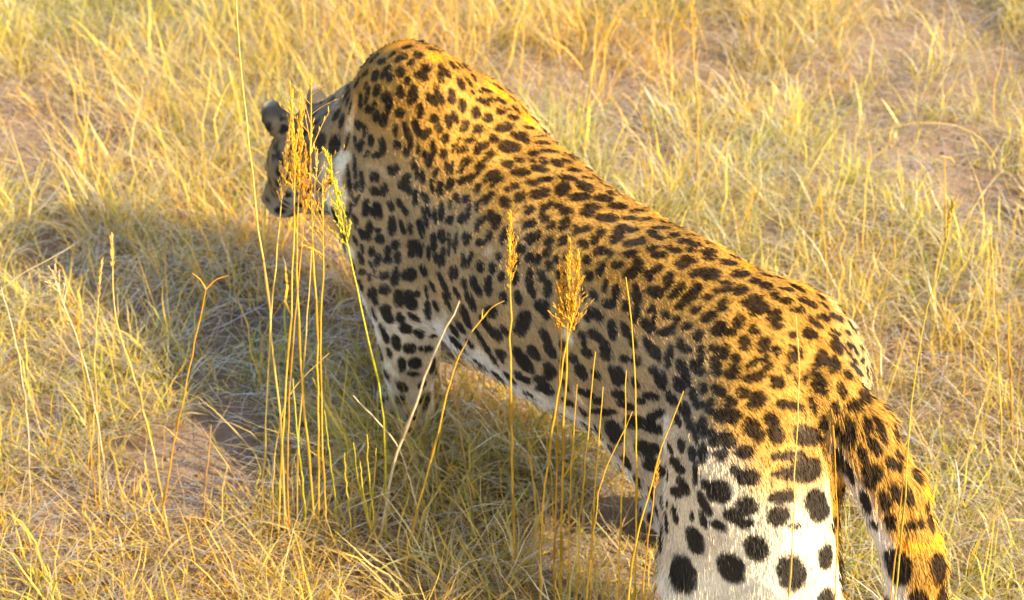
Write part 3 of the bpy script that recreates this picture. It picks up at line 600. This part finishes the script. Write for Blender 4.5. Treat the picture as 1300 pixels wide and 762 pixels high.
def under(x, y):            # the animal keeps the grass under it low
    q = to_l(np.stack([x, y, np.zeros_like(x)], -1)); d = np.hypot(np.maximum(np.abs(q[:, 0]-.5)-.45, 0), q[:, 1])
    return .60+.40*sstep(.10, .24, d)
g = field(-2.9, 2.9, 1.2, 6.3, 185, in_view, True, under)
# thicker tufts round the paws and under the belly, where the soil does not show
tp = np.array([at_z(a_, b_)[:2] for a_, b_ in ((452, 548), (478, 560), (500, 566), (522, 566), (545, 560), (566, 548), (490, 592), (520, 598), (552, 590), (600, 560), (640, 575), (610, 610), (660, 612), (585, 530), (690, 590), (720, 620), (650, 545), (560, 625), (470, 620))])
ex = tufts(tp[:, 0], tp[:, 1], np.full(len(tp), 70), rng.uniform(.17, .25, len(tp)), np.full(len(tp), .055))
g = [np.concatenate([a_, b_]) for a_, b_ in zip(g, ex)]
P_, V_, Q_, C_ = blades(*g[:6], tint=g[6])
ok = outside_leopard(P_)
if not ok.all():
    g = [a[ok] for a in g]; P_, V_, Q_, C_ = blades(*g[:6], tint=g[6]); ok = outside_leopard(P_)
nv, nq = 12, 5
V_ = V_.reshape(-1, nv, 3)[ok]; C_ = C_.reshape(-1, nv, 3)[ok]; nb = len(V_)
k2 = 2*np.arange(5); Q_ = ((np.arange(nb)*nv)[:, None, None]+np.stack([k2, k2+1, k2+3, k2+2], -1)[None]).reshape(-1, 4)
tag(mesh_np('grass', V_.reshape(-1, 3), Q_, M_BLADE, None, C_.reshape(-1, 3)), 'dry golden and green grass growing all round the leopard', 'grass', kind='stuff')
print('grass blades', nb, round(time.time()-T0, 1))
# grass further out, the same patch again and again
g = field(-.62, .62, -.62, .62, 150, lambda x, y: np.ones_like(x, bool), False)
g[0][:, 2] = -.004
P_, V_, Q_, C_ = blades(*g[:6], tint=g[6])
fg = tag(mesh_np('far_grass', V_, Q_, M_BLADE, None, C_), 'dry grass of the plain beyond the leopard', 'grass', kind='stuff')
ng = bpy.data.node_groups.new('far_grass', 'GeometryNodeTree')
ng.interface.new_socket('Geometry', in_out='INPUT', socket_type='NodeSocketGeometry'); ng.interface.new_socket('Geometry', in_out='OUTPUT', socket_type='NodeSocketGeometry')
nn = ng.nodes; ll = ng.links
gi = nn.new('NodeGroupInput'); go = nn.new('NodeGroupOutput')
gr = nn.new('GeometryNodeMeshGrid'); gr.inputs['Size X'].default_value = 24; gr.inputs['Size Y'].default_value = 24; gr.inputs['Vertices X'].default_value = 25; gr.inputs['Vertices Y'].default_value = 25
tr = nn.new('GeometryNodeTransform'); tr.inputs['Translation'].default_value = (0, 4, 0); ll.new(gr.outputs[0], tr.inputs[0])
ps = nn.new('GeometryNodeInputPosition'); sx = nn.new('ShaderNodeSeparateXYZ'); ll.new(ps.outputs[0], sx.inputs[0])
def cmp(a, thr, op):
    c = nn.new('FunctionNodeCompare'); c.data_type = 'FLOAT'; c.operation = op; ll.new(a, c.inputs[0]); c.inputs[1].default_value = thr; return c.outputs[0]
ab = nn.new('ShaderNodeMath'); ab.operation = 'ABSOLUTE'; ll.new(sx.outputs[0], ab.inputs[0])
# keep a patch when it lies outside the wedge filled above
wx = nn.new('ShaderNodeMath'); wx.operation = 'MULTIPLY_ADD'; wx.inputs[1].default_value = .34; wx.inputs[2].default_value = .34*1.6+.55+.5; ll.new(sx.outputs[1], wx.inputs[0])
df = nn.new('ShaderNodeMath'); df.operation = 'SUBTRACT'; ll.new(ab.outputs[0], df.inputs[0]); ll.new(wx.outputs[0], df.inputs[1])
outw = cmp(df.outputs[0], 0, 'GREATER_THAN'); far = cmp(sx.outputs[1], 6.8, 'GREATER_THAN'); near_ = cmp(sx.outputs[1], .6, 'LESS_THAN')
o1 = nn.new('FunctionNodeBooleanMath'); o1.operation = 'OR'; ll.new(outw, o1.inputs[0]); ll.new(far, o1.inputs[1])
o2 = nn.new('FunctionNodeBooleanMath'); o2.operation = 'OR'; ll.new(o1.outputs[0], o2.inputs[0]); ll.new(near_, o2.inputs[1])
ip = nn.new('GeometryNodeInstanceOnPoints'); ll.new(tr.outputs[0], ip.inputs['Points']); ll.new(o2.outputs[0], ip.inputs['Selection']); ll.new(gi.outputs[0], ip.inputs['Instance'])
rv = nn.new('FunctionNodeRandomValue'); rv.data_type = 'INT'; rv.inputs['Min'].default_value = 0; rv.inputs['Max'].default_value = 3
mm = nn.new('ShaderNodeMath'); mm.operation = 'MULTIPLY'; mm.inputs[1].default_value = math.pi/2; ll.new(rv.outputs[2], mm.inputs[0])
cx_ = nn.new('ShaderNodeCombineXYZ'); ll.new(mm.outputs[0], cx_.inputs[2]); ll.new(cx_.outputs[0], ip.inputs['Rotation'])
ll.new(ip.outputs[0], go.inputs[0])
md = fg.modifiers.new('spread', 'NODES'); md.node_group = ng

# ------------------------------------------------------------------ tall grass stems, each one a thing
def smooth_path(P, n):
    P = np.asarray(P, float); d = np.r_[0, np.cumsum(np.linalg.norm(np.diff(P, axis=0), axis=1))]; d /= d[-1]
    t = np.linspace(0, 1, n)
    if len(P) == 2: return np.stack([np.interp(t, d, P[:, i]) for i in range(3)], -1)
    m = np.gradient(P, d, axis=0); i = np.clip(np.searchsorted(d, t)-1, 0, len(P)-2); h = (d[i+1]-d[i])[:, None]; u = ((t-d[i])[:, None])/h
    return (1+2*u)*(1-u)**2*P[i]+u*(1-u)**2*h*m[i]+u*u*(3-2*u)*P[i+1]+u*u*(u-1)*h*m[i+1]
def tube_np(C, r, sides=5):
    n = len(C); T = np.gradient(C, axis=0); T /= np.linalg.norm(T, axis=1, keepdims=True)+1e-9
    ref = np.where(np.abs(T[:, 2:3]) > .9, np.array([[1., 0, 0]]), np.array([[0, 0, 1.]]))
    A = np.cross(T, ref); A /= np.linalg.norm(A, axis=1, keepdims=True); B = np.cross(T, A)
    a = np.arange(sides)*2*math.pi/sides
    V = C[:, None]+np.asarray(r)[:, None, None]*(np.cos(a)[None, :, None]*A[:, None]+np.sin(a)[None, :, None]*B[:, None])
    i, j = np.meshgrid(np.arange(n-1), np.arange(sides), indexing='ij')
    Q = np.stack([i*sides+j, i*sides+(j+1) % sides, (i+1)*sides+(j+1) % sides, (i+1)*sides+j], -1).reshape(-1, 4)
    return V.reshape(-1, 3), Q
def merge(L_):
    V = []; Q = []; o = 0
    for v, q in L_: V.append(v); Q.append(q+o); o += len(v)
    return np.concatenate(V), np.concatenate(Q)
def husk(p, d, ln, w, sides=4):
    c = np.stack([p+d*ln*t for t in (0, .3, .7, 1)]); return tube_np(c, np.array([.25, 1, .75, .06])*w/2, sides)
def perp(d):
    a = rng.normal(0, 1, 3); a -= d*(a@d); return a/np.linalg.norm(a)
def seed_head(path, kind, ln, dense=1.0):
    """spikelets on fine branches along the last stretch of a stem"""
    parts = []; tip = path[-1]; D = path[-1]-path[-4]; D /= np.linalg.norm(D)
    if kind == 'plume':
        nbr = int(30*dense)
        for k in range(nbr):
            t = k/nbr; p = tip-D*ln*(1-t)*.95; q = perp(D)
            op = rng.uniform(.10, .50)*(1.2-t); bl = ln*rng.uniform(.16, .38)*(1.1-.6*t)
            e = D*math.cos(op)+q*math.sin(op); c = np.stack([p+e*bl*s+np.array([0, 0, -1])*bl*.10*s*s for s in np.linspace(0, 1, 5)])
            parts.append(tube_np(c, np.linspace(.00055, .0003, 5), 3))
            for s in range(int(5*dense)+1):
                b = c[min(4, 1+s % 4)]+D*.003*rng.normal(); f = e+perp(e)*.35+D*.3; f /= np.linalg.norm(f)
                parts.append(husk(b, f, rng.uniform(.006, .012), rng.uniform(.0012, .0022)))
    elif kind == 'open':
        for k in range(int(12*dense)):
            t = k/(12*dense); p = tip-D*ln*(1-t); q = perp(D); op = rng.uniform(.3, .75); bl = ln*rng.uniform(.3, .6)*(1.1-.7*t)
            e = D*math.cos(op)+q*math.sin(op); c = np.stack([p+e*bl*s+np.array([0, 0, -1])*bl*.2*s*s for s in np.linspace(0, 1, 5)])
            parts.append(tube_np(c, np.linspace(.0007, .0003, 5), 3))
            for s in range(3): f = e+perp(e)*.4; f /= np.linalg.norm(f); parts.append(husk(c[4-s], f, rng.uniform(.007, .012), .0018))
    elif kind == 'spike':
        for k in range(int(30*dense)):
            t = k/(30*dense); p = tip-D*ln*(1-t); q = perp(D); f = D+q*.35; f /= np.linalg.norm(f)
            parts.append(husk(p, f, rng.uniform(.008, .014), rng.uniform(.0014, .0024)))
    return merge(parts) if parts else None
GOLD = (.66, .40, .035); STRAW = (.66, .47, .13); AMBER = (.60, .31, .03); LIME = (.50, .47, .03); PALE = (.60, .48, .30)
def stem(pix, label, rad=.0016, head=None, hlen=.12, tint=GOLD, ymax=None, lean=0.0, group=None, leaf=0, dense=1.0, fork=None, front=.12, behind=False):
    """pix: top to bottom points of the stem; its distance comes from where it meets the ground, or from the animal it stands in front of"""
    b = pix[-1]; g0 = at_z(*b)
    Y = g0[1] if ymax is None else ymax
    LB = [] if behind else pix+([fork[0], fork[1]] if fork else [])
    for x, y in LB:
        for dx in (-4, 4):
            hit = LEO_BVH.ray_cast(Vector(campos), Vector(ray(x+dx, y)).normalized())
            if hit[0] is not None: Y = min(Y, hit[0][1]-front)
    P = [at_y(x, y, Y+lean*(1-i_/(len(pix)-1))) for i_, (x, y) in enumerate(pix)]
    P = P[::-1]
    if P[0][2] > .01:                                  # go on down to the soil
        d = P[0]-P[1]; d /= np.linalg.norm(d); d = d*np.array([.35, .35, 1]); 
        dz = P[0][2]; sl = d/abs(d[2]) if d[2] < -.2 else np.array([0, 0, -1.])
        P.insert(0, P[0]+sl*dz*.5); P.insert(0, P[0]+sl*P[0][2]*np.array([.6, .6, 1])-np.array([0, 0, .012]))
    else: P[0][2] = -.012
    C = smooth_path(P, 22); base = C[0].copy(); base[2] = 0
    root = bpy.data.objects.new('grass_stem', None); link(root); root.location = base; root.empty_display_size = .05
    tag(root, label, 'grass stem', group or 'tall grass stems round the leopard')
    rad = rad*.85
    col_ = np.array(tint)*rng.uniform(.9, 1.1)
    t = np.linspace(0, 1, len(C)); C = C+rng.normal(0, .0007, C.shape)
    v, q = tube_np(C-base, rad*np.interp(t, [0, .5, 1], [1.15, 1, .55]), 6)
    cs = np.repeat(col_[None]*np.interp(t, [0, .3, 1], [.8, .95, 1.1])[:, None], 6, 0)
    s = mesh_np('stalk', v, q, M_STEM, root, cs)
    for nd in (.28, .55):                              # the joints of the stem
        k_ = int(nd*21); c = C[k_-1:k_+2]-base
        v, q = tube_np(smooth_path(c, 5), rad*np.array([1.0, 1.45, 1.6, 1.35, 1.0]), 6); mesh_np('node', v, q, M_STEM, s, np.tile(col_*.6, (len(v), 1)))
    if head:
        hv = seed_head(C-base, head, hlen, dense)
        mesh_np('seed_head', hv[0], hv[1], M_STEM, root, np.tile(col_*np.array([1.05, .98, .9]), (len(hv[0]), 1))*rng.uniform(.75, 1.2, (len(hv[0]), 1)))
    if fork:
        for (x, y) in fork:
            e = at_y(x, y, Y)-base; a0 = C[-1]-base; mid = (a0+e)/2+np.array([0, 0, .006])
            v, q = tube_np(smooth_path([a0, mid, e], 8), rad*np.linspace(.9, .35, 8), 5)
            f_ = mesh_np('seed_finger', v, q, M_STEM, root, np.tile(col_*1.1, (len(v), 1)))
    for k_ in range(leaf):
        i_ = int(rng.uniform(.2, .65)*21); az = rng.uniform(0, 6.28)
        n1 = np.array([[*(C[i_]-base)]]); hh = np.array([rng.uniform(.10, .20)])
        Pl, v, q, c = blades(n1+np.array([0, 0, .0]), hh, np.array([az]), np.array([.35]), np.array([rng.uniform(.5, 1.4)]), np.array([.0042]), tint=np.array([col_]))
        mesh_np('leaf', v, q, M_BLADE, root, c)
    return root
FLANK = 'bare golden grass stem in front of the leopard\'s flank and belly'
stem([(299, -12), (303, 60), (311, 130), (325, 262), (341, 385), (347, 455), (357, 545), (362, 690)], 'very tall thin straw-coloured stem rising above the leopard\'s ear, standing beside its head', rad=.0021, tint=STRAW)
stem([(262, 367), (249, 428), (236, 490), (212, 615), (200, 690)], 'amber stem with a forked tip like a letter V over the bare soil', rad=.0019, tint=AMBER, fork=[(244, 347), (290, 350)])
stem([(143, 300), (143, 345), (146, 395), (173, 485), (199, 595), (217, 690)], 'pale bent stem with a thin spike crossing behind the forked stem', rad=.0019, tint=STRAW, head='spike', hlen=.06)
stem([(66, 343), (80, 385), (97, 427), (115, 495), (128, 560), (140, 650)], 'pale stem with a loose seed head in the dry tuft beside the bare soil', rad=.0015, tint=PALE, head='open', hlen=.07)
stem([(129, 330), (124, 390), (121, 437), (124, 540), (126, 640)], 'upright pale stem with a narrow spike in the dry tuft beside the bare soil', rad=.0015, tint=STRAW, head='spike', hlen=.08)
stem([(97, 400), (103, 450), (112, 520), (118, 600), (125, 660)], 'short amber stem with a narrow spike in the dry tuft beside the bare soil', rad=.0014, tint=AMBER, head='spike', hlen=.05)
stem([(2, 365), (10, 395), (17, 420), (31, 500), (38, 640)], 'pale drooping stem at the outer edge of the dry grass tuft', rad=.0014, tint=PALE)
stem([(94, 311), (60, 330), (25, 350), (-25, 395), (-90, 520)], 'long pale blade leaning out over the shaded grass', rad=.0016, tint=PALE)
stem([(268, 540), (264, 585), (259, 640), (256, 680)], 'short brown broken stem standing in the bare soil patch', rad=.0022, tint=(.36, .22, .08))
# the sheaf before the face
stem([(371, 128), (374, 200), (374, 270), (372, 350), (364, 470), (356, 600), (352, 700)], 'gold stem with a dense plume and a bent leaf before the leopard\'s cheek', rad=.0019, head='plume', hlen=.17, tint=GOLD, dense=1.3, leaf=1)
stem([(381, 140), (380, 200), (378, 280), (379, 411), (384, 500), (394, 595), (400, 690)], 'leafless gold stem with a dense plume before the leopard\'s cheek', rad=.0021, head='plume', hlen=.16, tint=GOLD, dense=1.2)
stem([(395, 95), (395, 190), (396, 280), (403, 437), (404, 560), (404, 690)], 'tallest gold stem with a loose open head before the leopard\'s nape', rad=.0018, head='open', hlen=.20, tint=GOLD)
stem([(366, 175), (358, 250), (349, 350), (341, 453), (336, 569), (330, 690)], 'straw-coloured stem with a small plume before the leopard\'s eye', rad=.0016, head='plume', hlen=.12, tint=STRAW)
stem([(404, 190), (399, 250), (395, 330), (389, 420), (380, 540), (376, 690)], 'straw-coloured stem with a loose open head before the leopard\'s throat', rad=.0015, head='open', hlen=.14, tint=STRAW)
stem([(409, 225), (411, 290), (410, 360), (407, 450), (410, 560), (414, 700)], 'slender gold stem with a loose open head crossing the leopard\'s jaw', rad=.0015, head='open', hlen=.15, tint=GOLD, dense=1.3)
stem([(388, 200), (386, 260), (381, 340), (372, 430), (366, 540), (366, 700)], 'amber stem with a plume half hidden among the stems before the face', rad=.0015, head='plume', hlen=.13, tint=AMBER)
stem([(418, 448), (392, 472), (368, 500), (352, 560), (345, 690)], 'short pale stem leaning across the sheaf of golden stems', rad=.0013, tint=STRAW)
stem([(412, 520), (418, 570), (424, 620), (428, 690)], 'lime green stem at the foot of the sheaf of golden stems', rad=.0016, tint=LIME)
stem([(372, 480), (376, 540), (384, 610), (390, 690)], 'yellow green stem rising inside the sheaf of golden stems', rad=.0019, tint=LIME)
stem([(418, 205), (428, 255), (440, 305), (452, 360), (468, 430), (487, 525), (489, 600), (490, 700)], 'yellow green stem with a long feathery head before the leopard\'s chest', rad=.0018, head='plume', hlen=.16, tint=LIME, dense=1.2)
stem([(584, 383), (558, 432), (528, 512), (505, 571), (490, 640), (480, 700)], 'thick pale stem leaning across the leopard\'s foreleg', rad=.0030, tint=PALE)
stem([(612, 405), (592, 433), (571, 489), (555, 555), (525, 666), (515, 710)], 'golden leaning stem with side twigs between the leopard\'s foreleg and belly', rad=.0020, tint=GOLD, fork=[(640, 382), (613, 392)])
stem([(448, 502), (475, 530), (502, 561), (520, 610), (540, 690)], 'pale stem fallen diagonally across the grass below the foreleg', rad=.0017, tint=PALE)
stem([(576, 492), (582, 530), (588, 571), (596, 620), (602, 690)], 'thin brown stem standing below the gap behind the foreleg', rad=.0014, tint=(.42, .27, .10), head='spike', hlen=.05)
stem([(560, 560), (570, 590), (590, 618), (602, 680)], 'short crooked brown stem below the gap behind the foreleg', rad=.0012, tint=(.42, .27, .10))
stem([(648, 283), (648, 340), (648, 430), (650, 561), (653, 700)], 'straight golden stem with one dense feathery head before the middle of the flank', rad=.0023, head='plume', hlen=.13, tint=GOLD, dense=1.2)
stem([(722, 318), (723, 380), (720, 430), (717, 522), (714, 620), (712, 710)], 'thick gold stem with the largest plume before the leopard\'s flank', rad=.0024, head='plume', hlen=.15, tint=GOLD, dense=1.5, leaf=1)
stem([(734, 335), (727, 400), (716, 455), (705, 522), (690, 635), (686, 710)], 'thinner gold stem with a plume crossing the thick stem before the flank', rad=.0019, head='plume', hlen=.13, tint=GOLD, dense=1.2)
stem([(713, 345), (714, 400), (712, 455), (708, 540), (706, 640), (704, 710)], 'amber stem with a plume beside the thick gold stem before the flank', rad=.0017, head='plume', hlen=.12, tint=AMBER, dense=1.2)
for p in ([(756, 446), (749, 522), (741, 610), (735, 700)], [(732, 488), (728, 550), (724, 618), (722, 700)], [(765, 493), (760, 560), (756, 618), (752, 700)],
          [(795, 471), (794, 530), (792, 574), (787, 690)], 
          [(672, 560), (676, 600), (684, 640), (690, 700)], [(692, 545), (698, 590), (702, 640), (706, 700)]):
    stem(p, FLANK, rad=.0016, tint=GOLD)
stem([(795, 352), (801, 400), (805, 450), (807, 522), (807, 690)], 'tallest bare golden stem before the leopard\'s flank, reaching its back', rad=.0017, tint=GOLD)
stem([(802, 524), (790, 552), (770, 592), (752, 690)], 'bare golden stem leaning steeply below the leopard\'s groin', rad=.0015, tint=GOLD)
stem([(868, 497), (845, 557), (828, 612), (809, 680)], 'golden stem leaning against the front of the leopard\'s thigh', rad=.0018, tint=GOLD)
stem([(836, 588), (831, 625), (823, 680)], 'short amber stem with a narrow spike at the front of the leopard\'s thigh', rad=.0015, tint=AMBER, head='spike', hlen=.05)
stem([(1010, 398), (1014, 450), (1014, 500), (1010, 590), (1006, 690)], 'long thin pale stem standing across the leopard\'s white-furred thigh and rump', rad=.0013, tint=STRAW)
stem([(1057, 540), (1060, 600), (1063, 690)], 'thin amber stem standing between the leopard\'s thigh and tail', rad=.0013, tint=AMBER)
stem([(1150, 570), (1146, 610), (1139, 690)], 'amber stem touching the leopard\'s hanging tail', rad=.0014, tint=AMBER)
stem([(1212, 255), (1197, 325), (1180, 380), (1168, 430), (1160, 490), (1152, 579), (1144, 690)], 'tall thin golden stem standing beside the leopard\'s tail', rad=.0013, tint=(.58, .45, .06), head='spike', hlen=.05)
stem([(1281, 385), (1280, 430), (1283, 480), (1286, 560)], 'amber upright stem in the sunlit grass out beyond the tail', rad=.0022, tint=AMBER)
stem([(1258, 300), (1262, 380), (1268, 470), (1274, 600)], 'pale stem with a narrow spike in the sunlit grass out beyond the tail', rad=.0014, tint=STRAW, head='spike', hlen=.07)
stem([(758, 25), (754, 70), (748, 120), (743, 180), (742, 198)], 'tall thin pale stem standing beyond the dip of the leopard\'s back', behind=True, rad=.0022, tint=STRAW)
stem([(957, 235), (950, 272), (945, 290), (940, 318)], 'golden stem rising just beyond the leopard\'s hips', behind=True, rad=.0020, tint=GOLD)
stem([(1201, 200), (1199, 215), (1200, 240), (1201, 285), (1203, 330)], 'short golden stem with a hooked tip in the grass beyond the hips', rad=.0020, tint=GOLD, fork=[(1212, 207), (1190, 203)])
stem([(1100, 172), (1140, 160), (1190, 156), (1240, 172), (1290, 255)], 'long dry stem arching nearly flat over the far grass', rad=.0011, tint=STRAW)
stem([(1275, 212), (1257, 234), (1240, 256), (1222, 300)], 'thick bleached stem leaning in the far grass beyond the hips', rad=.0028, tint=PALE)
stem([(53, 95), (60, 125), (70, 160), (79, 189), (84, 240)], 'thin brown stem with a loose seed head beside the far bare soil', rad=.0018, tint=(.42, .28, .12), head='open', hlen=.10)
stem([(875, -10), (880, 60), (885, 130), (886, 200), (884, 260)], 'tall golden stem with a loose seed head beyond the leopard\'s loins', rad=.0018, tint=GOLD, head='open', hlen=.14)
stem([(1040, 250), (1047, 310), (1050, 345), (1051, 378)], 'golden stem with a narrow spike just beyond the leopard\'s rump', behind=True, rad=.0016, tint=GOLD, head='spike', hlen=.07)
stem([(455, -30), (452, 20), (449, 60), (448, 95)], 'golden stem standing beyond the leopard\'s neck', behind=True, rad=.0022, tint=GOLD)
for p in ([(449, 562), (453, 600), (462, 640), (470, 690)], [(478, 570), (475, 610), (470, 650), (468, 690)], [(457, 585), (461, 625), (468, 660), (472, 700)],
          [(437, 575), (440, 620), (445, 660), (448, 700)], [(466, 552), (468, 600), (474, 650), (478, 700)]):
    stem(p, 'short yellow green stem in the clump below the leopard\'s forepaw', rad=.0017, tint=(.60, .48, .04), group='short stems in the clump below the forepaw')
# clods and grit on the bare soil
gl = []
for p, r in BARE:
    for k_ in range(int(900*r)):
        a = rng.uniform(0, 6.283); q = r*1.1*math.sqrt(rng.random()); x, y = p[0]+q*math.cos(a), p[1]+q*math.sin(a); s_ = .0015+.006*rng.random()**4
        c = np.array([x, y, float(ground_z(np.array([x]), np.array([y]))[0])+s_*.3]); j_ = rng.uniform(.6, 1.3, (6, 1))
        v = c+np.array([(1, 0, 0), (0, 1, 0), (-1, 0, 0), (0, -1, 0), (0, 0, .7), (0, 0, -.7)])*j_*s_
        gl.append((v, np.array([(0, 1, 4), (1, 2, 4), (2, 3, 4), (3, 0, 4), (1, 0, 5), (2, 1, 5), (3, 2, 5), (0, 3, 5)])))
gv, gq = merge(gl)
tag(mesh_np('grit', gv, gq, M_SOIL, None, None, False), 'fine grit and small clods lying on the bare soil', 'grit', kind='stuff')
print('done', round(time.time()-T0, 1))
